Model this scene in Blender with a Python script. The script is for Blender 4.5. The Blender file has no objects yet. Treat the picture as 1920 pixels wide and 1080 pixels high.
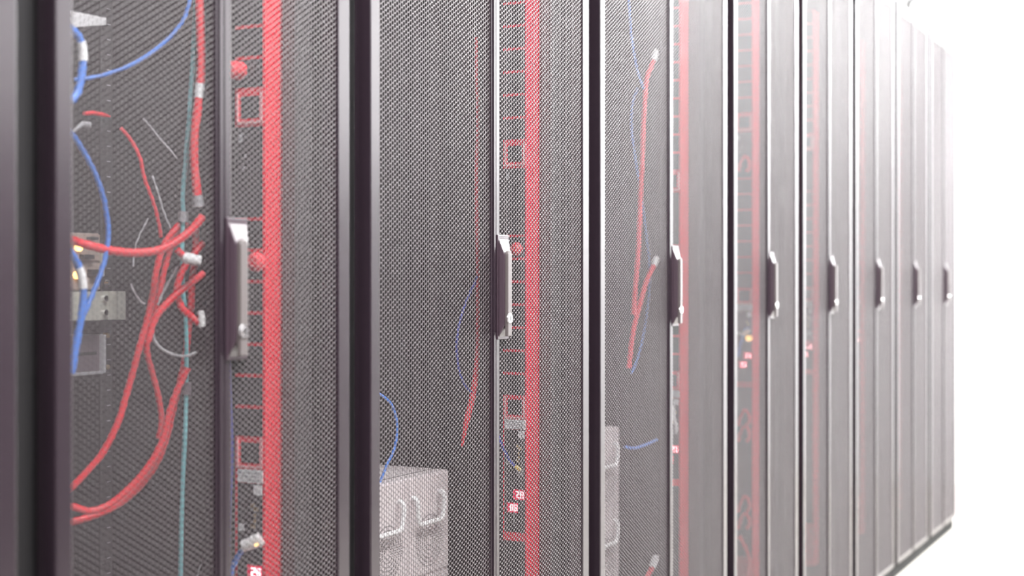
import bpy, math, random
import numpy as np
from mathutils import Vector, Matrix
random.seed(7)
D = bpy.data
S = bpy.context.scene
COL = S.collection

# ------------------------------------------------------------------ camera geometry
F = 2700.0                     # focal length in pixels of the 1920 frame
TH = math.atan(1370.0 / F)     # yaw of the camera away from the row direction (+Y)
SN, CS = math.sin(TH), math.cos(TH)
P = 1.071                      # distance camera - door faces (doors lie in X = 0)
H = 1.035                      # camera height
HOR = 529.0

def atY(x, y, Y):
    """point of the plane Y = const seen at photo pixel x, y"""
    k = (x - 960.0) / F
    rx = Y * (k * CS - SN) / (CS + k * SN)
    zc = -SN * rx + CS * Y
    return Vector((P + rx, Y, H + (HOR - y) * zc / F))

def at(x, y, X):
    """point of the plane X = const seen at photo pixel x, y"""
    k = (x - 960.0) / F
    rx = X - P
    Y = -rx * (CS + k * SN) / (SN - k * CS)
    zc = -SN * rx + CS * Y
    return Vector((X, Y, H + (HOR - y) * zc / F))

# ------------------------------------------------------------------ materials
def mat(name, col, rough=0.5, metal=0.0, spec=0.5, noise=0.0, nscale=40.0, coat=0.0, emit=None, estr=0.0, bump=0.0, ior=1.5):
    m = D.materials.new(name); m.use_nodes = True
    nt = m.node_tree; b = nt.nodes['Principled BSDF']
    b.inputs['Base Color'].default_value = (*col, 1)
    b.inputs['Roughness'].default_value = rough
    b.inputs['Metallic'].default_value = metal
    b.inputs['IOR'].default_value = ior
    b.inputs['Coat Weight'].default_value = coat
    if emit:
        b.inputs['Emission Color'].default_value = (*emit, 1)
        b.inputs['Emission Strength'].default_value = estr
    tc = nt.nodes.new('ShaderNodeTexCoord')
    if noise > 0:
        n = nt.nodes.new('ShaderNodeTexNoise'); n.inputs['Scale'].default_value = nscale
        n.inputs['Detail'].default_value = 3
        nt.links.new(tc.outputs['Object'], n.inputs['Vector'])
        mx = nt.nodes.new('ShaderNodeMix'); mx.data_type = 'RGBA'
        mx.inputs[6].default_value = (*[c * (1 - noise) for c in col], 1)
        mx.inputs[7].default_value = (*[min(1, c * (1 + noise)) for c in col], 1)
        nt.links.new(n.outputs['Fac'], mx.inputs[0])
        nt.links.new(mx.outputs[2], b.inputs['Base Color'])
    if bump > 0:
        n2 = nt.nodes.new('ShaderNodeTexNoise'); n2.inputs['Scale'].default_value = 900
        nt.links.new(tc.outputs['Object'], n2.inputs['Vector'])
        bp = nt.nodes.new('ShaderNodeBump'); bp.inputs['Strength'].default_value = bump
        bp.inputs['Distance'].default_value = 0.0004
        nt.links.new(n2.outputs['Fac'], bp.inputs['Height'])
        nt.links.new(bp.outputs['Normal'], b.inputs['Normal'])
    return m

M = {}
M['frame'] = mat('door_paint', (0.016, 0.010, 0.0145), rough=0.25, noise=0.08, ior=1.64)
M['mesh'] = mat('perforated_steel', (0.034, 0.023, 0.028), rough=0.29, noise=0.05, ior=1.66)
M['body'] = mat('cabinet_black', (0.007, 0.006, 0.007), rough=0.6, noise=0.1)
M['post'] = mat('cabinet_post', (0.055, 0.052, 0.054), rough=0.45, noise=0.05)
M['matte'] = mat('matte_black', (0.006, 0.007, 0.007), rough=0.9)
M['hand'] = mat('handle_black', (0.035, 0.022, 0.030), rough=0.28, ior=1.6)
M['lever'] = mat('lever_grey', (0.075, 0.063, 0.063), rough=0.35, ior=1.6)
M['chrome'] = mat('chrome', (0.85, 0.84, 0.85), rough=0.18, metal=1.0)
M['red'] = mat('red_steel', (0.80, 0.006, 0.030), rough=0.45, noise=0.04)
M['outlet'] = mat('outlet_black', (0.012, 0.012, 0.014), rough=0.45)
M['label'] = mat('white_label', (0.80, 0.80, 0.82), rough=0.6, noise=0.03)
M['print'] = mat('label_print', (0.25, 0.25, 0.27), rough=0.7)
M['redcable'] = mat('red_cable', (0.80, 0.012, 0.030), rough=0.35)
M['redplug'] = mat('red_plug', (0.85, 0.05, 0.07), rough=0.4)
M['blue'] = mat('blue_cable', (0.03, 0.17, 0.62), rough=0.35)
M['navy'] = mat('navy_cable', (0.015, 0.03, 0.30), rough=0.4)
M['teal'] = mat('teal_cable', (0.17, 0.50, 0.55), rough=0.4)
M['wire'] = mat('grey_wire', (0.45, 0.45, 0.47), rough=0.35)
M['white'] = mat('white_plastic', (0.85, 0.85, 0.86), rough=0.35)
M['clip'] = mat('grey_clip', (0.36, 0.36, 0.38), rough=0.4)
M['beige'] = mat('beige_metal', (0.42, 0.33, 0.29), rough=0.4, noise=0.06)
M['rim'] = mat('pale_rim', (0.85, 0.38, 0.40), rough=0.4)
M['steel'] = mat('zinc_steel', (0.62, 0.62, 0.55), rough=0.3, metal=0.35, noise=0.1, nscale=60)
M['slate'] = mat('slate_panel', (0.11, 0.085, 0.10), rough=0.4, noise=0.05)
M['grey'] = mat('device_grey', (0.62, 0.56, 0.57), rough=0.42, noise=0.05, nscale=12)
M['brass'] = mat('brass', (0.80, 0.60, 0.32), rough=0.3, metal=0.8)
M['yellow'] = mat('yellow_plug', (0.85, 0.58, 0.15), rough=0.4)
M['lamp_red'] = mat('display_digit', (0.9, 0.3, 0.35), emit=(1.0, 0.45, 0.5), estr=5.0)
M['lamp_bg'] = mat('display_window', (0.5, 0.0, 0.03), rough=0.3, emit=(0.9, 0.01, 0.08), estr=0.5)
M['lamp_or'] = mat('amber_light', (1, 0.6, 0.2), emit=(1.0, 0.55, 0.18), estr=4.0)
M['green'] = mat('green_light', (0.2, 0.9, 0.4), emit=(0.2, 0.9, 0.4), estr=2.0)
M['wall'] = mat('white_wall', (0.90, 0.90, 0.905), rough=0.75, noise=0.01, nscale=3)
M['wallr'] = mat('opposite_wall', (0.80, 0.80, 0.81), rough=0.75, noise=0.01, nscale=3)
M['walld'] = mat('grey_wall', (0.045, 0.038, 0.042), rough=0.7, noise=0.03)
M['ceil'] = mat('white_ceiling', (0.85, 0.85, 0.86), rough=0.85, noise=0.02, nscale=8)
M['floor'] = mat('floor_tiles', (0.36, 0.34, 0.31), rough=0.45, noise=0.03, nscale=6)
M['rubber'] = mat('black_rubber', (0.012, 0.012, 0.012), rough=0.6)
M['khaki'] = mat('tape_khaki', (0.35, 0.36, 0.18), rough=0.6)

# ------------------------------------------------------------------ mesh builder
class MB:
    def __init__(s): s.v = []; s.f = []; s.mi = []; s.sm = []
    def add(s, vs, fs, mi=0, sm=False):
        o = len(s.v); s.v += [tuple(v) for v in vs]
        for f in fs: s.f.append([i + o for i in f]); s.mi.append(mi); s.sm.append(sm)
    def box(s, x0, x1, y0, y1, z0, z1, mi=0):
        vs = [(x, y, z) for x in (x0, x1) for y in (y0, y1) for z in (z0, z1)]
        s.add(vs, [(0,1,3,2),(4,6,7,5),(0,4,5,1),(2,3,7,6),(0,2,6,4),(1,5,7,3)], mi)
    def prism(s, poly, y0, y1, mi=0):
        """poly in (x, z), extruded along y"""
        n = len(poly)
        vs = [(p[0], y0, p[1]) for p in poly] + [(p[0], y1, p[1]) for p in poly]
        fs = [tuple(range(n))[::-1], tuple(range(n, 2*n))] + [(i, (i+1) % n, n+(i+1) % n, n+i) for i in range(n)]
        s.add(vs, fs, mi)
    def prismx(s, poly, x0, x1, mi=0):
        """poly in (y, z), extruded along x"""
        n = len(poly)
        vs = [(x0, p[0], p[1]) for p in poly] + [(x1, p[0], p[1]) for p in poly]
        fs = [tuple(range(n))[::-1], tuple(range(n, 2*n))] + [(i, (i+1) % n, n+(i+1) % n, n+i) for i in range(n)]
        s.add(vs, fs, mi)
    def cyl(s, a, b, r, r2=None, n=20, mi=0, sm=True):
        a, b = Vector(a), Vector(b); r2 = r if r2 is None else r2
        d = (b - a).normalized(); u = d.orthogonal().normalized(); w = d.cross(u)
        vs = []
        for c, rr in ((a, r), (b, r2)):
            for i in range(n):
                t = 2*math.pi*i/n; vs.append(c + (u*math.cos(t) + w*math.sin(t))*rr)
        s.add(vs, [(i, (i+1) % n, n+(i+1) % n, n+i) for i in range(n)], mi, sm)
        s.add(vs[:n], [tuple(range(n))[::-1]], mi); s.add(vs[n:], [tuple(range(n))], mi)
    def tube(s, pts, r, n=12, mi=0, taper=None):
        pts = [Vector(p) for p in pts]
        u = None; vs = []; N = len(pts)
        for i, p in enumerate(pts):
            d = (pts[min(i+1, N-1)] - pts[max(i-1, 0)]).normalized()
            u = d.orthogonal().normalized() if u is None else (u - d*u.dot(d)).normalized()
            w = d.cross(u); rr = r if taper is None else r*taper(i/(N-1))
            for k in range(n):
                t = 2*math.pi*k/n; vs.append(p + (u*math.cos(t) + w*math.sin(t))*rr)
        fs = [(i*n+k, i*n+(k+1) % n, (i+1)*n+(k+1) % n, (i+1)*n+k) for i in range(N-1) for k in range(n)]
        s.add(vs, fs, mi, True)
        s.add(vs[:n], [tuple(range(n))[::-1]], mi); s.add(vs[-n:], [tuple(range(n))], mi)
    def build(s, name, mats, parent=None, bevel=0.0, seg=2, loc=None):
        me = D.meshes.new(name); me.from_pydata(s.v, [], s.f); me.update()
        mats = mats if isinstance(mats, (list, tuple)) else [mats]
        for m in mats: me.materials.append(M[m])
        me.polygons.foreach_set('material_index', s.mi); me.polygons.foreach_set('use_smooth', s.sm)
        o = D.objects.new(name, me); COL.objects.link(o)
        if parent: o.parent = parent
        if loc: o.location = loc
        if bevel:
            b = o.modifiers.new('bevel', 'BEVEL'); b.width = bevel; b.segments = seg; b.limit_method = 'ANGLE'; b.angle_limit = math.radians(40)
        return o

def spline(pts, k=10):
    pts = [Vector(p) for p in pts]
    if len(pts) < 3: return [pts[0].lerp(pts[-1], i/k) for i in range(k+1)]
    q = [pts[0]*2 - pts[1]] + pts + [pts[-1]*2 - pts[-2]]
    out = []
    for i in range(1, len(q)-2):
        a, b, c, d = q[i-1], q[i], q[i+1], q[i+2]
        for j in range(k):
            t = j/k
            out.append(0.5*((2*b) + (c-a)*t + (2*a-5*b+4*c-d)*t*t + (3*b-a-3*c+d)*t**3))
    out.append(pts[-1]); return out

def tag(o, label=None, cat=None, group=None, kind=None):
    if label: o['label'] = label
    if cat: o['category'] = cat
    if group: o['group'] = group
    if kind: o['kind'] = kind
    return o

def empty(name, loc):
    o = D.objects.new(name, None); COL.objects.link(o); o.location = loc; o.empty_display_size = 0.1
    return o

def copy_tree(o, parent=None):
    c = o.copy(); COL.objects.link(c)
    if parent: c.parent = parent
    for ch in list(o.children): copy_tree(ch, c)
    return c

# ------------------------------------------------------------------ perforated sheet (real hexagonal holes with wall thickness)
_PERF = {}
def perf_mesh(width, z0, z1):
    key = round(width, 4)
    if key in _PERF: return _PERF[key]
    a = 0.0074                                  # vertical pitch
    nc = round(width / 0.00615); w = width / nc  # column pitch
    nr = int((z1 - z0) / a)
    cc, rr = np.meshgrid(np.arange(nc), np.arange(nr), indexing='ij')
    cy = (cc.ravel() + 0.5) * w
    cz = z0 + (rr.ravel() + 0.5) * a + (cc.ravel() % 2) * a * 0.5
    oy = np.array([2/3, 1/3, -1/3, -2/3, -1/3, 1/3]) * w
    oz = np.array([0, .5, .5, 0, -.5, -.5]) * a
    k = 0.90                                    # hole size relative to the cell
    T = 0.0013
    N = len(cy)
    V = np.zeros((N, 18, 3), np.float32)
    for j in range(6):
        V[:, j, 1] = cy + oy[j]; V[:, j, 2] = cz + oz[j]
        V[:, 6+j, 1] = cy + oy[j]*k; V[:, 6+j, 2] = cz + oz[j]*k
        V[:, 12+j, 1] = cy + oy[j]*k; V[:, 12+j, 2] = cz + oz[j]*k; V[:, 12+j, 0] = -T
    q = []
    for j in range(6):
        n = (j+1) % 6
        q.append((j, n, 6+n, 6+j)); q.append((6+j, 6+n, 12+n, 12+j))
    q = np.array(q, np.int32)
    Fc = (np.arange(N, dtype=np.int32)[:, None, None]*18 + q[None]).reshape(-1)
    nf = N * 12
    me = D.meshes.new('perforated_panel')
    me.vertices.add(N*18); me.vertices.foreach_set('co', V.ravel())
    me.loops.add(nf*4); me.loops.foreach_set('vertex_index', Fc)
    me.polygons.add(nf); me.polygons.foreach_set('loop_start', np.arange(0, nf*4, 4, dtype=np.int32))
    me.update(calc_edges=True)
    me.materials.append(M['mesh'])
    _PERF[key] = me
    return me

# ------------------------------------------------------------------ rack
DZ0, DZ1 = 0.052, 2.018      # door bottom / top
GAPH = 0.026                 # half the gap between neighbouring racks' doors
def make_rack(W, label, group):
    """origin on the floor under the door face at the rack's -Y boundary, runs to y = W"""
    root = empty('server_rack', (0, 0, 0))
    tag(root, label, 'server rack', group)
    mid = W / 2
    b = MB()
    t = 0.006
    b.box(-1.05, -0.036, t, t+0.004, 0.06, 2.01)                  # side sheets
    b.box(-1.05, -0.036, W-t-0.004, W-t, 0.06, 2.01)
    b.box(-1.055, -1.05, t, W-t, 0.06, 2.01)                      # back
    b.box(-1.05, -0.036, t, W-t, 2.005, 2.016)                    # roof
    b.box(-1.05, -0.036, t, W-t, 0.045, 0.06)                     # bottom
    for y0, y1 in ((t, 0.036), (W-0.036, W-t)):
        b.box(-0.044, -0.034, y0, y1, 0.045, 2.016)               # return of the door frame
    b.build('cabinet_body', 'body', root)
    b = MB(); b.box(-1.0, -0.016, 0.004, W-0.004, 0.0, 0.044); b.build('plinth', 'matte', root)
    for y0, y1 in ((0.040, 0.078), (W-0.078, W-0.040)):
        b = MB(); b.box(-0.075, -0.050, y0, y1, 0.06, 2.0)
        b.build('corner_post', 'post', root, bevel=0.003)
    for sgn in (-1, 1):
        b = MB(); c = mid + sgn*0.240
        b.box(-0.412, -0.402, c-0.012, c+0.012, 0.07, 2.0)
        b.box(-0.45, -0.412, c-sgn*0.011-0.001, c-sgn*0.011+0.001, 0.07, 2.0)
        z = 0.10
        while z < 1.98:
            b.box(-0.402, -0.4017, c+0.001, c+0.008, z, z+0.0012, 1); z += 0.0222
            b.box(-0.402, -0.4016, c-0.008, c-0.002, z-0.010, z-0.006, 2)
        b.build('mounting_rail', ['body', 'print', 'matte'], root)
    # doors
    y_a, y_b = GAPH, W - GAPH
    for side in (0, 1):
        y0, y1 = (y_a, mid - 0.0012) if side == 0 else (mid + 0.0012, y_b)
        mo, mi_ = (0.0235, 0.013)           # stile widths: outer, seam side
        ya, yb = (y0 + mo, y1 - mi_) if side == 0 else (y0 + mi_, y1 - 0.028)
        f = MB()
        f.box(-0.028 if side == 0 else -0.018, 0, y0, ya, DZ0, DZ1); f.box(-0.028 if side else -0.018, 0, yb, y1, DZ0, DZ1)
        f.box(-0.028, 0, ya, yb, DZ0, DZ0+0.018); f.box(-0.028, 0, ya, yb, DZ1-0.04, DZ1)
        leaf = f.build('door_leaf', 'frame', root, bevel=0.0018, seg=2)
        ov = 0.0025
        pw = yb - ya + 2*ov
        p = D.objects.new('perforated_panel', perf_mesh(round(pw, 4), DZ0+0.0145, DZ1-0.036))
        COL.objects.link(p); p.parent = leaf; p.location = (-0.0022, ya-ov, 0)
        if side == 0:                        # astragal: raised sealing strip at the seam
            s_ = MB(); s_.box(0, 0.0022, y1-0.0085, y1-0.0022, DZ0, DZ1)
            s_.build('seal_strip', 'frame', leaf, bevel=0.0008)
        else:
            zc = H - 0.008
            h = MB(); hy = y0 + 0.0012
            h.box(0.0, 0.0028, hy, hy+0.039, zc-0.0845, zc+0.0845)
            h.build('handle_plate', 'hand', leaf, bevel=0.0008)
            # body: truncated wedge that narrows towards the front
            h = MB()
            bt, bb, bl, br = 0.078, -0.081, hy+0.003, hy+0.0375
            ft, fb, fl, fr, fx = 0.053, -0.062, hy+0.0045, hy+0.028, 0.0125
            vs = [(0.0026, bl, zc+bb), (0.0026, br, zc+bb), (0.0026, br, zc+bt), (0.0026, bl, zc+bt),
                  (fx, fl, zc+fb), (fx, fr, zc+fb), (fx, fr, zc+ft), (fx, fl, zc+ft)]
            h.add(vs, [(3,2,1,0), (4,5,6,7), (0,1,5,4), (1,2,6,5), (2,3,7,6), (3,0,4,7)])
            h.build('handle_body', 'hand', leaf, bevel=0.0012)
            h = MB(); r = 0.0070; yc = hy + 0.0135
            top = [(yc + r*math.cos(a), zc+0.052 + r*math.sin(a)) for a in [math.pi*i/12 for i in range(13)]]
            h.prismx([(yc-r, zc-0.079), (yc+r, zc-0.079)] + top, 0.0122, 0.0182)
            h.build('handle_lever', 'lever', leaf, bevel=0.0010, seg=2)
            h = MB()
            h.cyl((0.0175, yc-0.002, zc-0.050), (0.0198, yc-0.002, zc-0.050), 0.0085, 0.0080, 28)
            h.cyl((0.0196, yc-0.002, zc-0.050), (0.0203, yc-0.002, zc-0.050), 0.0052, 0.0050, 20)
            h.box(0.0202, 0.0206, yc-0.0028, yc-0.0012, zc-0.054, zc-0.046, 1)
            h.build('lock_cylinder', ['chrome', 'matte'], leaf)
    return root

# ------------------------------------------------------------------ vertical power strip (PDU)
SEG = {'0': 'abcdef', '1': 'bc', '2': 'abged', '3': 'abgcd', '5': 'afgcd', '8': 'abcdefg', '6': 'afgcde', '4': 'fgbc'}
def digit(b, ch, x, z, w, h, t, y0, y1):
    """seven segments on a -Y facing plane; image-right is +X"""
    m = z + h/2
    R = {'a': (x, x+w, z+h-t, z+h), 'd': (x, x+w, z, z+t), 'g': (x, x+w, m-t/2, m+t/2),
         'f': (x, x+t, m, z+h), 'b': (x+w-t, x+w, m, z+h), 'e': (x, x+t, z, m), 'c': (x+w-t, x+w, z, m)}
    for s in SEG[ch]:
        x0, x1, z0, z1 = R[s]; b.box(x0, x1, y0, y1, z0, z1)

def make_pdu():
    """origin: floor point at the -Y/+X corner of the strip; +X face is bare red, outlets on the -Y face"""
    root = empty('power_strip', (0, 0, 0))
    b = MB(); b.box(-0.049, 0, 0, 0.055, 0.10, 1.96)
    b.build('housing', 'red', root, bevel=0.0012)
    b = MB(); b.box(-0.098, -0.0495, 0.002, 0.045, 0.08, 1.98); b.build('mounting_bracket', 'matte', root)
    y1 = -0.0008
    X0, X1 = -0.0455, -0.0035
    P0 = 0.0415
    def bank(za, zb, name='outlet_bank'):
        q = MB(); q.box(X0 - 0.0042, X1, y1, 0.001, za, zb)
        n = max(1, round((zb-za)/0.038))
        if name == 'outlet_bank':
            c = (za+zb)/2
            for sx in (-1, 1):
                q.box(-0.0245+sx*0.010-0.0012, -0.0245+sx*0.010+0.0012, y1-0.0003, y1, c-0.006, c+0.006, 1)
            q.box(-0.0245-0.0012, -0.0245+0.0012, y1-0.0003, y1, c-0.003, c+0.008, 1)
        return q.build(name, ['outlet', 'matte'], root)
    # upper outlets
    z = H + 0.256
    for i in range(16):
        za = z + 0.0025 + i*P0
        if za + 0.036 > 1.95: break
        bank(za, za + P0 - 0.0050)
    # breaker window with raised pale rim
    zb = H + 0.2105
    b = MB(); b.box(X0+0.007, X1-0.006, y1, 0.001, zb+0.007, zb+0.036); b.build('breaker_window', 'outlet', root)
    b = MB()
    for (x0, x1, z0, z1) in ((X0, X0+0.003, zb, zb+0.042), (X1-0.003, X1, zb, zb+0.042), (X0, X1, zb, zb+0.003)):
        b.box(x0, x1, y1-0.001, 0.0, z0, z1)
    b.build('breaker_rim', 'rim', root)
    b = MB(); b.box(X0-0.0042, X1, y1, 0.001, H+0.086, H+0.206); b.build('cover_plate', 'outlet', root)
    b = MB(); b.box(X0+0.004, X0+0.009, y1-0.0004, y1, H+0.186, H+0.197)
    b.box(X0+0.013, X0+0.015, y1-0.0004, y1, H+0.165, H+0.170); b.box(X0+0.010, X0+0.012, y1-0.0004, y1, H+0.150, H+0.154)
    b.build('print_mark', 'clip', root)
    # middle outlets
    for i in range(7):
        zt = H + 0.0815 - i*P0
        bank(zt - P0 + 0.0050, zt)
    zb = H - 0.2465
    b = MB(); b.box(X0+0.007, X1-0.006, y1, 0.001, zb+0.007, zb+0.034); b.build('breaker_window', 'outlet', root)
    b = MB()
    for (x0, x1, z0, z1) in ((X0, X0+0.003, zb, zb+0.040), (X1-0.003, X1, zb, zb+0.040), (X0, X1, zb, zb+0.003)):
        b.box(x0, x1, y1-0.001, 0.0, z0, z1)
    b.build('breaker_rim', 'rim', root)
    b = MB(); b.box(X0+0.0015, X1+0.001, y1-0.0006, 0.0, H-0.2655, H-0.2485)
    for r_, (u, v) in enumerate(((0.004, 0.036), (0.003, 0.039), (0.016, 0.037))):
        zz = H - 0.2520 - r_*0.0048
        x = X0 + u
        while x < X0 + v:
            l = random.uniform(0.0015, 0.005); b.box(x, x+l, y1-0.0009, y1-0.0006, zz-0.0014, zz, 1); x += l + 0.001
    tag(b.build('rating_label', ['label', 'print'], root), 'white rating label with grey print')
    b = MB(); b.box(X0+0.001, X1, y1, 0.001, H-0.452, H-0.2665); b.build('control_panel', 'outlet', root)
    b = MB(); b.box(X1-0.0135, X1-0.001, y1-0.0008, y1, H-0.2815, H-0.2685); b.build('white_sticker', 'label', root)
    b = MB()
    for zz, xx, w in ((0.295, 0.017, 0.004), (0.300, 0.012, 0.005), (0.309, 0.014, 0.003), (0.316, 0.014, 0.003), (0.323, 0.017, 0.005)):
        b.box(X1-xx, X1-xx+w, y1-0.002, y1, H-zz-0.0025, H-zz+0.0025)
    b.build('terminal_screw', 'brass', root)
    b = MB(); b.box(X0+0.004, X0+0.012, y1-0.0008, y1, H-0.330, H-0.321); b.build('white_sticker', 'label', root)
    b = MB(); b.box(X1-0.017, X1-0.003, y1-0.001, y1, H-0.349, H-0.337); b.build('network_port', 'clip', root)
    for (xa, xb, za, zb, txt) in ((X0+0.018, X1-0.001, -0.393, -0.3745, '28'), (X0+0.006, X0+0.028, -0.4165, -0.3990, '08')):
        b = MB(); b.box(xa, xb, y1-0.0008, y1, H+za, H+zb)
        d = b.build('display', 'lamp_bg', root)
        b = MB(); w = 0.0062; h = (zb-za)*0.66
        for i, ch in enumerate(txt):
            digit(b, ch, xb - 0.0015 - (2-i)*(w+0.0022) + 0.0022, H+za+(zb-za)*0.17, w, h, 0.0016, y1-0.0013, y1-0.0008)
        b.build('digit', 'lamp_red', d)
    b = MB()
    for i in range(7): b.box(X0+0.018, X0+0.018+random.uniform(.002,.004), y1-0.0004, y1, H-0.4395+i*0.0033, H-0.438+i*0.0033)
    b.build('print_mark', 'clip', root)
    b = MB(); b.box(X0-0.0042, X1, y1, 0.001, 0.12, H-0.468); b.build('lower_plate', 'outlet', root)
    return root

# ------------------------------------------------------------------ place the row
W6, WN, W8 = 0.601, 0.590, 0.795
ys = [1.065-W6, 1.065, 1.655, 2.450, 3.245]
for i in range(1, 6): ys.append(3.245 + W6*i + 0.0005*i)
widths = [W6, WN, W8, W8, W6, W6, W6, W6, W6]
LAB = ['black server rack at the near end of the row, showing only its door edge',
       'narrow black server rack with loose red and blue cables behind its mesh doors',
       'wide black server rack with a grey handled device behind the mesh, beside the cable-filled rack',
       'wide black server rack with white-plugged red cords hanging behind its mesh',
       'narrow black server rack directly beyond the two wide racks, red displays glowing behind its mesh',
       'narrow black server rack, fifth of the row counted from the white end wall',
       'narrow black server rack, fourth of the row counted from the white end wall',
       'narrow black server rack, last but one before the white end wall',
       'black server rack at the far end of the row']
LAB[5] = 'narrow black server rack, fourth counted back from the white end wall'
LAB[6] = 'narrow black server rack, third counted back from the white end wall'
LAB[7] = 'narrow black server rack, last but one before the white end wall'
LAB[8] = 'narrow black server rack at the far end of the row, nearest the white wall'
GR = 'server racks standing in a row'
protoA = make_rack(W6, LAB[0], GR); protoA.location = (0, ys[0], 0)
protoN = make_rack(WN, LAB[1], GR); protoN.location = (0, ys[1], 0)
protoW = make_rack(W8, LAB[2], GR); protoW.location = (0, ys[2], 0)
o = copy_tree(protoW); o.location = (0, ys[3], 0); o['label'] = LAB[3]
for i in range(4, 9):
    o = copy_tree(protoA); o.location = (0, ys[i], 0); o['label'] = LAB[i]

PL = {1: 'red vertical power strip behind the mesh of the rack full of loose cables',
      2: 'red vertical power strip inside the wide rack that holds a large grey chassis',
      3: 'red vertical power strip behind the third door handle, beside the white-plugged red cords',
      4: 'red vertical power strip in the first narrow rack beyond the two wide ones',
      5: 'red vertical power strip in the rack fourth from the end wall',
      6: 'faint red vertical power strip in the rack third from the end wall',
      7: 'very faint red power strip in the rack last but one before the wall'}
pdu = make_pdu()
PX = -0.078
pos = {1: (PX, 1.545, 0), 2: (PX, 2.324, 0), 3: (PX, 3.119, 0)}
for i in (4, 5, 6, 7): pos[i] = (PX, ys[i] + W6 - 0.178, 0.205)
for i in range(1, 8):
    o = pdu if i == 1 else copy_tree(pdu)
    o.location = pos[i]; tag(o, PL[i], 'power strip', 'red vertical power strips')
    if i == 3:
        for ch in o.children:
            if ch.name.startswith('mounting_bracket'): ch.scale.x = 0.55
# the strips of the narrow far racks are mounted higher
for o in [o for o in D.objects if o.name.startswith('power_strip') and o.location.y > 3.3]:
    o.location.z = 0.190
    for ch in o.children:
        if ch.name.split('.')[0] in ('housing', 'mounting_bracket'):
            ch.scale.z = 0.90; ch.location.z = -0.10
        elif ch.name.startswith('outlet_bank') and (o.location.z + max(v.co.z for v in ch.data.vertices)) > 1.94:
            D.objects.remove(ch)

# ------------------------------------------------------------------ cables
def cable(name, pts, r, m, label, cat='cable', group=None, X=None, parts=(), taper=None, Y=None):
    """pts: (x, y[, X]) photo pixels laid on the cabinet depth X (number or function of x)"""
    P3 = [atY(p[0], p[1], Y) if Y else at(p[0], p[1], p[2] if len(p) > 2 else (X(p[0]) if callable(X) else X)) for p in pts]
    path = spline(P3, 8)
    c = sum(path, Vector()) / len(path)
    b = MB(); b.tube([p - c for p in path], r, 12, taper=taper)
    o = b.build(name, m, loc=c)
    tag(o, label, cat, group)
    for (pn, a, bb, rr, mm) in parts:     # sleeves, labels and plugs along the cable: start, end as fractions of the path
        n = len(path) - 1
        seg = path[int(a*n):max(int(bb*n)+1, int(a*n)+2)]
        q = MB()
        if pn == 'plug':
            d = (seg[-1]-seg[0]).normalized()
            q.cyl(seg[0]-c, seg[-1]-c, rr, rr*0.95, 12)
            q.cyl(seg[0]-c-d*0.006, seg[0]-c, rr*0.6, rr, 12)
        else: q.tube([p - c for p in seg], rr, 12)
        q.build(pn, mm, o)
    return o

x1 = lambda x: -0.30 + (x-137)/245.0*0.092       # depth of the loose cables in the first rack
g1 = 'loose red power cords in the cable-filled rack'
cable('red_cord', [(373,-60),(374,0),(376,60),(377,130),(371,200),(365,250),(364,300),(368,345),(372,388)], 0.0060, 'redcable',
      'thick red cord hanging straight down beside the teal cord, with a white sleeve', group=g1, X=lambda x: x1(x)+0.02,
      parts=[('label_sleeve', 0.43, 0.47, 0.0062, 'label'), ('cord_connector', 0.95, 1.0, 0.0078, 'clip')])
cable('red_cord', [(118,446,-0.23),(140,452),(170,461),(210,470),(255,474),(300,468),(335,450),(362,428),(380,405)], 0.0056, 'redcable',
      'thick red power cord sweeping across the rack in a shallow sagging curve', group=g1, X=lambda x: x1(x)+0.035)
cable('red_cord', [(337,420),(310,455),(295,500),(287,550),(276,600),(262,650),(250,695),(237,740),(222,790),(195,845),(165,882),(137,912),(118,930)], 0.0045, 'redcable',
      'red power cord falling steeply and ending lower left above the big bottom loop', group=g1, X=x1)
cable('red_cord', [(352,418),(325,452),(310,500),(300,545),(286,600),(275,650),(283,690),(295,735),(303,785),(298,822)], 0.0042, 'redcable',
      'red power cord just right of the steep one, bending down to the bottom loop', group=g1, X=lambda x: x1(x)-0.012)
cable('red_cord', [(382,455),(360,480),(341,510),(332,545),(340,575,-0.200),(356,592,-0.178),(374,606,-0.165)], 0.0048, 'redcable',
      'short red cord bowing left with a white end cap at its low tip', group=g1, X=lambda x: x1(x)+0.015)
cable('red_cord', [(382,512),(362,528),(335,548),(312,570),(294,592),(284,615),(278,640)], 0.0048, 'redcable',
      'straight red cord slanting down to the left below the white plug', group=g1, X=lambda x: x1(x)+0.028)
cable('red_cord', [(332,468),(342,478),(354,486),(374,489)], 0.0044, 'redcable',
      'very short red cord ending in a fat white plug', group=g1, X=lambda x: x1(x)+0.045,
      parts=[('plug', 0.55, 1.0, 0.0078, 'white')])
cable('red_cord', [(368,430),(366,480),(360,530),(358,580),(352,630),(346,680),(338,715),(325,765),(312,820),(293,868),(262,912),(222,945),(180,965),(137,978),(110,984)], 0.0048, 'redcable',
      'red power cord forming the outer big loop at the bottom of the rack', group=g1, X=lambda x: x1(x)-0.004)
cable('red_cord', [(352,690),(330,738),(316,780),(303,830),(276,878),(240,918),(205,946),(170,958),(137,950),(110,943)], 0.0046, 'redcable',
      'red power cord forming the inner big loop at the bottom of the rack', group=g1, X=lambda x: x1(x)+0.012)
cable('red_cord', [(226,240),(245,262),(262,295),(271,335),(286,375),(296,410),(302,445)], 0.0026, 'redcable',
      'thin red cord curving down above the sagging thick cord', group=g1, X=lambda x: x1(x)-0.03)
cable('red_cord', [(158,213),(175,212),(192,215),(206,218)], 0.0028, 'redcable',
      'short thin red cord stub near the top left, above the grey clip', group=g1, X=-0.30, taper=lambda t: 1.0 if t < .7 else 1-(t-.7)*2.2)
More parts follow.
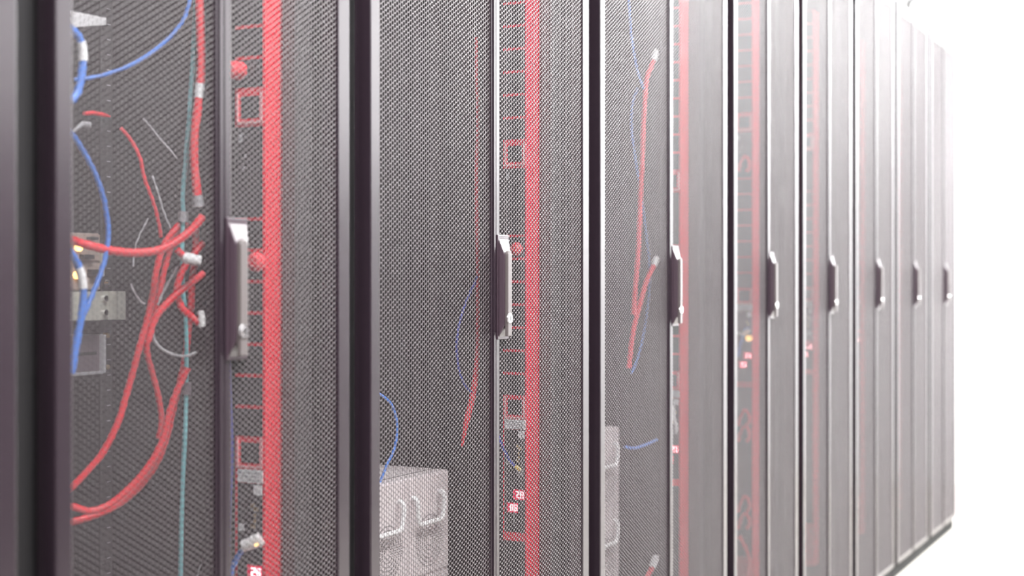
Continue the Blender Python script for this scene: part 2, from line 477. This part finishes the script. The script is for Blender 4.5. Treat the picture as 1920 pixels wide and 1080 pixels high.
q = MB(); a_ = at(376,583,-0.162); b_ = at(379,612,-0.162)
c_ = (a_+b_)/2; q.cyl(a_-c_, b_-c_, 0.0042, 0.0055, 14); tag(q.build('end_cap', 'white', loc=c_), 'small white end cap on the tip of the short bowed red cord', 'end cap')

g2 = 'blue network cables in the cable-filled rack'
cable('network_cable', [(366,-40),(356,0),(345,35),(320,68),(285,98),(245,122),(200,139),(163,147),(140,150)], 0.0026, 'blue',
      'thin blue network cable arching from the top right down to the bundled blue loop', group=g2, X=lambda x: x1(x)+0.03)
cable('network_cable', [(128,50),(140,60),(150,75),(156,105),(152,145),(146,172),(134,190)], 0.0048, 'blue',
      'fat blue cable loop at the top left with a white sleeve', group=g2, X=-0.20,
      parts=[('label_sleeve', 0.36, 0.56, 0.0058, 'label')])
cable('network_cable', [(128,240),(140,258),(160,290),(182,335),(197,385),(203,435),(198,480),(186,520),(170,560),(158,590)], 0.0033, 'blue',
      'long blue network cable bowing right in front of the rail', group=g2, X=-0.24)
cable('network_cable', [(130,470),(143,490),(152,515),(157,550),(153,590),(146,630),(139,670),(134,700)], 0.0046, 'blue',
      'fat blue cable beside the beige modules with a white sleeve', group=g2, X=-0.20,
      parts=[('label_sleeve', 0.22, 0.40, 0.0055, 'label')])
cable('patch_cord', [(368,-30),(366,30),(362,100),(358,170),(353,240),(347,310),(343,370),(344,402),(341,470),(343,540),(348,600),(350,650),(349,740),(346,830),(343,900),(340,980),(338,1130)], 0.0030, 'teal',
      'long thin teal cord hanging vertically through the whole cabinet', X=lambda x: x1(x)+0.004,
      parts=[('grey_clamp', 0.43, 0.46, 0.0068, 'clip'), ('dark_clamp', 0.735, 0.75, 0.0062, 'slate')])
g3 = 'thin grey wires in the cable-filled rack'
cable('wire', [(284,618),(291,640),(306,656),(330,666),(352,667),(368,660)], 0.0020, 'wire', 'pale grey wire hooked in a U below the slanting red cord', 'wire', g3, X=lambda x: x1(x)+0.02)
cable('wire', [(268,222),(284,240),(302,262),(322,284),(332,298)], 0.0009, 'wire', 'fine grey wire slanting down right near the top of the cabinet', 'wire', g3, X=x1)
cable('wire', [(286,330),(296,360),(304,388),(312,410),(320,428)], 0.0011, 'wire', 'fine grey wire running down into the upper end of the red cord bunch', 'wire', g3, X=x1)
cable('wire', [(334,500),(320,522),(306,548),(296,572)], 0.0016, 'wire', 'short grey wire slanting between the red cords in the middle', 'wire', g3, X=lambda x: x1(x)+0.01)
cable('wire', [(245,532),(253,550),(264,565),(272,570)], 0.0012, 'wire', 'tiny grey wire end left of the steep red cord', 'wire', g3, X=x1)
cable('wire', [(278,410),(262,440),(252,470),(250,500)], 0.0008, 'wire', 'hair-thin grey wire curving left of the red cord bunch', 'wire', g3, X=x1)
cable('wire', [(382,1046),(376,1060),(368,1085)], 0.0010, 'wire', 'fine grey wire at the very bottom, right of the teal cord', 'wire', g3, X=x1)

# rack 1, behind the right leaf
cable('network_cable', [(418,1120),(428,1090),(440,1055),(455,1030),(466,1020)], 0.0036, 'blue',
      'blue network cable rising to a white plug on the first power strip', group='blue cables plugged into power strips', Y=1.530,
      parts=[])
q = MB(); a_ = atY(456,1024,1.528); b_ = atY(487,1012,1.534); c_ = (a_+b_)/2
q.cyl(a_-c_, b_-c_, 0.0075, 0.0095, 14); q.cyl(b_-c_, atY(490,1010,1.535)-c_, 0.0095, 0.008, 14)
o = q.build('plug', 'white', loc=c_); tag(o, 'fat white plug at the lower end of the power strip nearest the loose cables', 'plug')
q = MB(); e_ = atY(483,1021,1.522); q.cyl(e_-c_+Vector((0,-.004,0)), e_-c_, 0.0016, n=10); q.build('amber_lamp', 'lamp_or', o)
cable('network_cable', [(431,640),(433,740),(435,840),(433,940),(430,1040),(424,1120)], 0.0016, 'navy',
      'thin navy cable hanging beside the first power strip', group='blue cables plugged into power strips', Y=1.540)

def red_plug(x, y, Y, r, label, L=0.022):
    c = atY(x, y, Y); q = MB()
    q.cyl((0, -L, 0), (0, 0, 0), r*0.92, r, 24); q.cyl((0, -L-0.004, 0), (0, -L, 0), r*0.5, r*0.92, 24)
    o = q.build('round_plug', 'redplug', loc=c); tag(o, label, 'plug', 'red plugs on the power strips')
    return o
red_plug(450, 133, 1.545, 0.0125, 'round red plug near the top of the first power strip', 0.018)
red_plug(482, 491, 1.545, 0.0135, 'round red plug half behind the nearest door handle', 0.006)
red_plug(969, 467, 2.324, 0.0125, 'red plug beside the top of the second door handle', 0.005)

# rack 2
x2 = lambda x: -0.235 + (x-713)/184.0*0.045
g = 'cables in the rack with the grey device'
cable('red_cord', [(893,70),(894,150),(896,230),(894,320),(895,420),(897,520),(897,600),(897,650),(893,700),(884,752),(877,780),(872,805),(866,838)], 0.0062, 'redcable',
      'long red power cord half hidden behind the bracket edge, leftover tip above the grey device', group=g, X=x2, taper=lambda t: 0.45+0.55*min(1,t*1.5) if t < .85 else 1-(t-.85)*4.5)
cable('network_cable', [(900,505),(890,530),(873,568),(860,612),(856,655),(862,700),(876,728),(893,740)], 0.0021, 'navy',
      'thin navy cable bowing left from the red cord', group=g, X=x2)
cable('network_cable', [(700,735),(715,741),(733,757),(743,785),(744,815),(738,845),(726,870),(713,903),(708,915)], 0.0023, 'blue',
      'thin blue cable curving down onto the grey device', group=g, X=x2)
cable('network_cable', [(930,800),(936,822),(946,846),(958,866),(976,882)], 0.0027, 'navy',
      'navy cable with yellow plug running to the second power strip', group='blue cables plugged into power strips', Y=2.317,
      parts=[('plug', 0.93, 1.0, 0.0034, 'yellow')])

def bail(b, yc, zt, hw, dx, r=0.0042):
    w = hw
    pts = [(0.0, yc-w, zt), (dx*0.6, yc-w, zt+0.001), (dx, yc-w, zt-0.006), (dx, yc-w*0.96, zt-0.022), (dx, yc-w*0.88, zt-0.040), (dx, yc-w*0.70, zt-0.046),
           (dx, yc, zt-0.046), (dx, yc+w*0.70, zt-0.046), (dx, yc+w*0.90, zt-0.040), (dx, yc+w, zt-0.022), (dx, yc+w, zt-0.006), (dx*0.6, yc+w, zt+0.001), (0.0, yc+w, zt)]
    b.tube(spline(pts, 5), r, 12)

def make_device():
    """chassis origin: top front right corner (max y), front face x = 0"""
    root = empty('handled_chassis', (0, 0, 0))
    b = MB(); b.box(-0.55, -0.002, -0.438, 0, -0.78, 0)
    b.build('casing', 'grey', root, bevel=0.0010)
    b = MB(); b.box(-0.030, -0.0285, -0.438, 0.0, 0.0, 0.0008); b.build('lid_seam', 'matte', root)
    pitch = 0.1400
    for row in range(4):
        for k in range(3):
            yR = -0.002 - k*pitch
            z0 = -0.002 - row*0.1760
            b = MB(); b.box(-0.002, 0.0015, yR-pitch+0.002, yR, z0-0.172, z0)
            mod = b.build('supply_module', 'grey', root, bevel=0.001)
            b = MB(); yc = yR - 0.068
            for rr in (0.010, 0.017, 0.024, 0.031, 0.038, 0.045):
                n = int(rr*1500)
                for j in range(n):
                    t0, t1 = 2*math.pi*j/n, 2*math.pi*(j+0.5)/n
                    vs = [(0.0019, yc+q*math.cos(t), z0-0.115+q*math.sin(t)) for q in (rr-0.0012, rr+0.0012) for t in (t0, t1)]
                    b.add(vs, [(0, 1, 3, 2)])
            b.build('fan_grille', 'matte', mod)
            b = MB(); bail(b, yR-0.080, z0-0.034, 0.047, 0.012, 0.0042); b.build('bail_handle', 'white', mod)
    return root
dev = make_device(); dev.location = at(840, 880, -0.2150); dev['label'] = 'pale grey chassis with bail handles inside the nearer wide rack'; dev['category'] = 'device'; dev['group'] = 'grey chassis with handles'
dev2 = copy_tree(dev); dev2.location = at(1160, 800, -0.214); dev2['label'] = 'pale grey chassis showing one handle at the near edge of the farther wide rack'

# rack 3
x3 = lambda x: -0.205 + (x-1135)/97.0*0.068
g = 'white-plugged red cords in the wide rack'
PP = [('plug', 0.0, 0.07, 0.0078, 'white')]
cable('red_cord', [(1230,98),(1222,122),(1213,145),(1209,185),(1206,240),(1204,300),(1201,360),(1199,420),(1196,480),(1191,540),(1188,590)], 0.0056, 'redcable',
      'long red cord hanging from the topmost white plug in the wide rack', group=g, X=x3, parts=PP)
cable('red_cord', [(1231,486),(1224,502),(1213,525),(1204,555),(1196,585),(1189,612),(1184,645),(1179,690)], 0.0054, 'redcable',
      'short red cord falling from the white plug level with the door handles', group=g, X=x3, parts=[('plug', 0.0, 0.12, 0.0080, 'white')])
cable('red_cord', [(1230,1046),(1222,1066),(1212,1085),(1203,1110)], 0.0056, 'redcable',
      'red cord with round white plug at the bottom edge of the wide rack', group=g, X=x3, parts=[('plug', 0.0, 0.3, 0.0085, 'white')])
cable('network_cable', [(1176,-30),(1180,20),(1184,70),(1192,120),(1203,158),(1210,170)], 0.0024, 'blue', 'thin blue cable descending from the top of the farther wide rack', group='blue cables in the farther wide rack', X=x3)
cable('network_cable', [(1196,165),(1186,195),(1184,240),(1190,290),(1199,345),(1207,400),(1213,450),(1218,500),(1216,560),(1208,620),(1196,670),(1184,700)], 0.0024, 'blue', 'long thin blue cable winding behind the red cords', group='blue cables in the farther wide rack', X=lambda x: x3(x)-0.03)
cable('network_cable', [(1172,838),(1190,840),(1210,834),(1232,824)], 0.0030, 'blue', 'short level blue cable beside the grey chassis corner', group='blue cables in the farther wide rack', X=x3)
cable('network_cable', [(1262,760),(1264,785),(1268,800),(1267,812)], 0.0040, 'white', 'small white lead by the third power strip', group='blue cables plugged into power strips', Y=3.112)

# rack 4, near leaf: blue lead with white plug, amber lamp, curly red plugs
cable('network_cable', [(1384,670),(1387,650),(1392,632),(1398,618),(1404,618)], 0.0050, 'blue', 'blue lead with glowing amber tip above the two red displays', group='blue cables plugged into power strips', Y=3.655,
      parts=[('plug', 0.6, 1.0, 0.0070, 'white')])
q = MB(); c_ = atY(1406,634,3.650); q.cyl((0,-0.012,0),(0,-0.004,0),0.0075,n=14); tag(q.build('amber_lamp','lamp_or',loc=c_),'small amber lamp above the two red displays beyond the wide racks','lamp')
for j, (yy) in enumerate((300, 776, 806, 938, 970)):
    nm = ['topmost', 'second highest', 'third highest', 'fourth highest', 'lowest'][j]
    cable('red_cord', [(1384,yy+22),(1388,yy+6),(1395,yy-6),(1402,yy-2),(1405,yy+12),(1400,yy+22)], 0.0050, 'redcable', nm + ' curled red cord behind the near leaf just beyond the wide racks', group='curled red cords', Y=3.652)
cable('red_cord', [(1386,1005),(1396,1025),(1403,1045),(1400,1075),(1392,1100)], 0.0055, 'redcable', 'red cord bending at the bottom edge just beyond the wide racks', group='curled red cords', Y=3.652)
for (xx, yy, nm) in ((1516, 643, 'fourth'), (1611, 622, 'third')):
    q = MB(); c_ = atY(xx, yy, 4.255 if xx < 1600 else 4.86); q.cyl((0,-0.012,0),(0,0,0),0.0075,n=16)
    tag(q.build('indicator_lamp','lamp_bg',loc=c_),'small red indicator light in the rack %s from the end wall' % nm,'lamp','red indicator lights')

# ------------------------------------------------------------------ equipment in rack 1
EX = -0.395
def px_box(b, xa, xb, ya, yb, X, d, mi=0):
    p, q_ = at(xa, ya, X), at(xb, yb, X)
    b.box(X-d, X, min(p.y, q_.y), max(p.y, q_.y), min(p.z, q_.z), max(p.z, q_.z), mi)
Yl = 1.138
zt, zb = at(190, 438, EX).z, at(190, 545, EX).z
yr = at(189, 480, EX).y
root = empty('module_chassis', (EX, yr, zb)); tag(root, 'beige rear modules with black latches and amber lights, behind the fat blue cable', 'device')
def rb(parent_loc, x0, x1, y0, y1, z0, z1, name, m, bev=0.0008, par=None):
    q = MB(); l = Vector(parent_loc); q.box(x0-l.x, x1-l.x, y0-l.y, y1-l.y, z0-l.z, z1-l.z); return q.build(name, m, par, bevel=bev)
L0 = (EX, yr, zb)
rb(L0, EX-0.5, EX-0.004, Yl, yr, zb, zt, 'casing', 'beige', par=root)
hh = (zt-zb)/4
for i in range(4):
    rb(L0, EX-0.004, EX+0.001, Yl+0.01, yr-0.002, zb+i*hh+0.0015, zb+(i+1)*hh-0.0015, 'module', 'beige', par=root)
for (xa, xb, ya, yb) in ((150, 170, 477, 486), (165, 178, 505, 516), (163, 178, 444, 450)):
    p_, q_ = at(xa, ya, EX+0.002), at(xb, yb, EX+0.002)
    rb(L0, EX, EX+0.010, p_.y, q_.y, q_.z, p_.z, 'latch', 'rubber', par=root)
for (x, y) in ((147, 464), (144, 516)):
    p_ = at(x, y, EX+0.003); q = MB(); q.cyl((0.001,p_.y-yr,p_.z-zb),(0.006,p_.y-yr,p_.z-zb),0.0055,n=14); q.build('amber_lamp','lamp_or',root)
rb(L0, EX, EX+0.004, yr-0.003, yr+0.004, zb+hh, zt-hh, 'edge_strip', 'steel', par=root)
# zinc bracket
za, zb2 = at(200, 546, EX+0.01).z, at(200, 599, EX+0.01).z
y0b, y1b = at(137, 570, EX+0.01).y - 0.10, at(221, 570, EX+0.01).y
root = empty('zinc_bracket', (EX, y1b, zb2)); tag(root, 'bent zinc steel bracket below the beige modules', 'bracket')
L0 = (EX, y1b, zb2)
q = MB()
hN = za - zb2
prof = [(0, 0.0), (0.022, 0.0), (0.030, 0.006), (0.030, 0.022), (0.016, 0.026), (0.016, 0.046), (0.026, 0.052), (0.026, 0.07), (0.012, 0.08), (0.012, 0.18)]
for i in range(len(prof)-1):
    (xa, ya), (xb, yb) = prof[i], prof[i+1]
    vs = [(xa, -ya, 0), (xb, -yb, 0), (xb, -yb, hN), (xa, -ya, hN), (xa-0.002, -ya-0.001, 0), (xb-0.002, -yb-0.001, 0), (xb-0.002, -yb-0.001, hN), (xa-0.002, -ya-0.001, hN)]
    q.add(vs, [(0,1,2,3),(7,6,5,4),(0,4,5,1),(3,2,6,7),(0,3,7,4),(1,5,6,2)])
q.build('plate', 'steel', root)
for z in (0.25, 0.75):
    q = MB(); q.cyl((0.014, -0.035, hN*z), (0.021, -0.035, hN*z), 0.0045, n=14); q.build('bolt', 'chrome', root)
q = MB(); p_ = at(198, 531, EX); q.cyl((0.004, p_.y-y1b, p_.z-zb2), (0.010, p_.y-y1b, p_.z-zb2), 0.0065, 0.004, n=18); q.build('screw', 'chrome', root)
# slate panel
zt3, zb3 = at(190, 627, EX).z, at(190, 699, EX).z
y1c = at(191, 660, EX).y
root = empty('slotted_module', (EX, y1c, zb3)); tag(root, 'slate grey panel with a dark slot and bright metal edge, under the zinc bracket', 'device')
L0 = (EX, y1c, zb3)
rb(L0, EX-0.4, EX, Yl, y1c-0.004, zb3, zt3, 'front_plate', 'slate', par=root)
rb(L0, EX-0.01, EX+0.008, y1c-0.004, y1c, zb3, zt3, 'bright_edge', 'wire', par=root)
rb(L0, EX, EX+0.006, Yl, y1c-0.004, zb3-0.001, zb3+0.003, 'bright_edge', 'clip', par=root)
p_, q_ = at(145, 661, EX), at(181, 665, EX)
rb(L0, EX-0.001, EX+0.0006, p_.y-0.05, q_.y, q_.z, p_.z, 'slot', 'matte', bev=0, par=root)
for yy in (629, 688):
    p_ = at(196, yy, EX); q = MB(); q.cyl((0, p_.y-y1c, p_.z-zb3), (0.007, p_.y-y1c, p_.z-zb3), 0.0035, n=14); q.build('screw', 'brass', root)
# white tape / cable guide top left
q = MB(); A, B = at(125, 24, -0.30), at(199, 36, -0.34)
hgt = 0.020
vs = [(A.x, A.y, A.z+0.004), (B.x, B.y, B.z+0.002), (B.x, B.y, B.z-0.008), (A.x, A.y, A.z-hgt), (A.x-0.002, A.y, A.z+0.004), (B.x-0.002, B.y, B.z+0.002), (B.x-0.002, B.y, B.z-0.008), (A.x-0.002, A.y, A.z-hgt)]
c_ = (A+B)/2
q.add([Vector(v)-c_ for v in vs], [(0,3,2,1),(4,5,6,7),(0,1,5,4),(3,7,6,2),(0,4,7,3),(1,2,6,5)])
tag(q.build('cable_tie_strap', 'label', loc=c_, bevel=0.0006), 'flat white strap at the top left above the blue cable loop', 'strap')
q = MB(); A = at(136, 248, -0.28); B = at(155, 232, -0.29)
q.tube([Vector((0,0,0)), (B-A)*0.6, (B-A), (B-A)+Vector((0,0.012,-0.001))], 0.003, 10, taper=lambda t: 0.4+1.2*t)
tag(q.build('cable_clip', 'clip', loc=A), 'small grey clip under the red cord stub', 'clip')
# ------------------------------------------------------------------ room
def struct(name, m, x0, x1, y0, y1, z0, z1):
    q = MB(); q.box(x0, x1, y0, y1, z0, z1); o = q.build(name, m); o['kind'] = 'structure'; return o
XR, XL, YB, YF, ZC = 2.2, -1.9, -2.6, 7.6, 2.85
struct('floor', 'floor', XL, XR, YB, YF, -0.1, 0.0)
struct('ceiling', 'ceil', XL, XR, YB, YF, ZC, ZC+0.1)
struct('wall_back', 'wall', XL, XR, YF, YF+0.1, -0.1, ZC+0.1)
struct('wall_right', 'wallr', XR, XR+0.1, YB, YF+0.1, -0.1, ZC+0.1)
struct('dark_reflection_panel_1', 'walld', XR-0.02, XR, YB, 5.6, 0.0, 1.5)      # unseen dark panel standing in for opposite racks, added to darken door reflections
struct('wall_left', 'wallr', XL-0.1, XL, YB, YF+0.1, -0.1, ZC+0.1)
struct('wall_front', 'walld', XL, XR, YB-0.1, YB, -0.1, ZC+0.1)

# overhead lead
A = at(1703, 12, -0.20); 
pts = [Vector((A.x, A.y, 2.02)), A, A+Vector((0.01, 0.03, 0.03)), A+Vector((0.03, 0.10, 0.08)), Vector((0.0, A.y+0.25, A.z+0.25)), Vector((0.0, A.y+0.35, ZC-0.02))]
c_ = A.copy(); q = MB(); q.tube([p-c_ for p in spline(pts, 8)], 0.009, 10)
tag(q.build('ceiling_cable', 'rubber', loc=c_), 'black cable rising from the top of the far racks to the ceiling', 'cable')
# blue lead under the last rack
pp = [at(1756,1017,-0.045), at(1762,1014,-0.040), at(1772,1010,-0.042)]
c_ = pp[1]; q = MB(); q.tube([p-c_ for p in spline(pp, 6)], 0.010, 10)
tag(q.build('network_cable', 'blue', loc=c_), 'short blue cable poking out at the base of the far rack', 'cable')

# ------------------------------------------------------------------ lights
def area(name, loc, sx, sy, power, rot=(0,0,0), col=(1,1,1)):
    l = D.lights.new(name, 'AREA'); l.shape = 'RECTANGLE'; l.size = sx; l.size_y = sy; l.energy = power; l.color = col
    o = D.objects.new(name, l); COL.objects.link(o); o.location = loc; o.rotation_euler = rot; return o
for x, y, e in ((0.32, -0.9, 100), (0.95, 0.8, 165), (0.95, 2.9, 120), (1.0, 5.0, 135), (1.3, 7.0, 270)):
    area('ceiling_panel_light', (x, y, ZC-0.02), 0.6, 1.2, e)
w = D.worlds.new('world'); S.world = w; w.use_nodes = True
w.node_tree.nodes['Background'].inputs[0].default_value = (0.9, 0.92, 1, 1)
w.node_tree.nodes['Background'].inputs[1].default_value = 0.3

# ------------------------------------------------------------------ camera
cam = D.cameras.new('camera'); co = D.objects.new('camera', cam); COL.objects.link(co)
cam.sensor_width = 36.0; cam.lens = F * 36.0 / 1920.0
co.location = (P, 0, H)
co.rotation_euler = (math.pi/2, 0, TH)
cam.shift_y = -(540.0 - HOR) / 1920.0
cam.clip_start = 0.05
cam.dof.use_dof = True; cam.dof.focus_distance = 2.40; cam.dof.aperture_fstop = 3.2
S.camera = co
S.view_settings.view_transform = 'Standard'; S.view_settings.look = 'None'
S.view_settings.gamma = 1.0; S.view_settings.use_curve_mapping = False
S.view_settings.exposure = 0.36
cy = S.cycles
cy.max_bounces = 6; cy.diffuse_bounces = 4; cy.glossy_bounces = 3; cy.transmission_bounces = 2
cy.use_denoising = True; cy.sample_clamp_indirect = 8.0; cy.caustics_reflective = False; cy.caustics_refractive = False
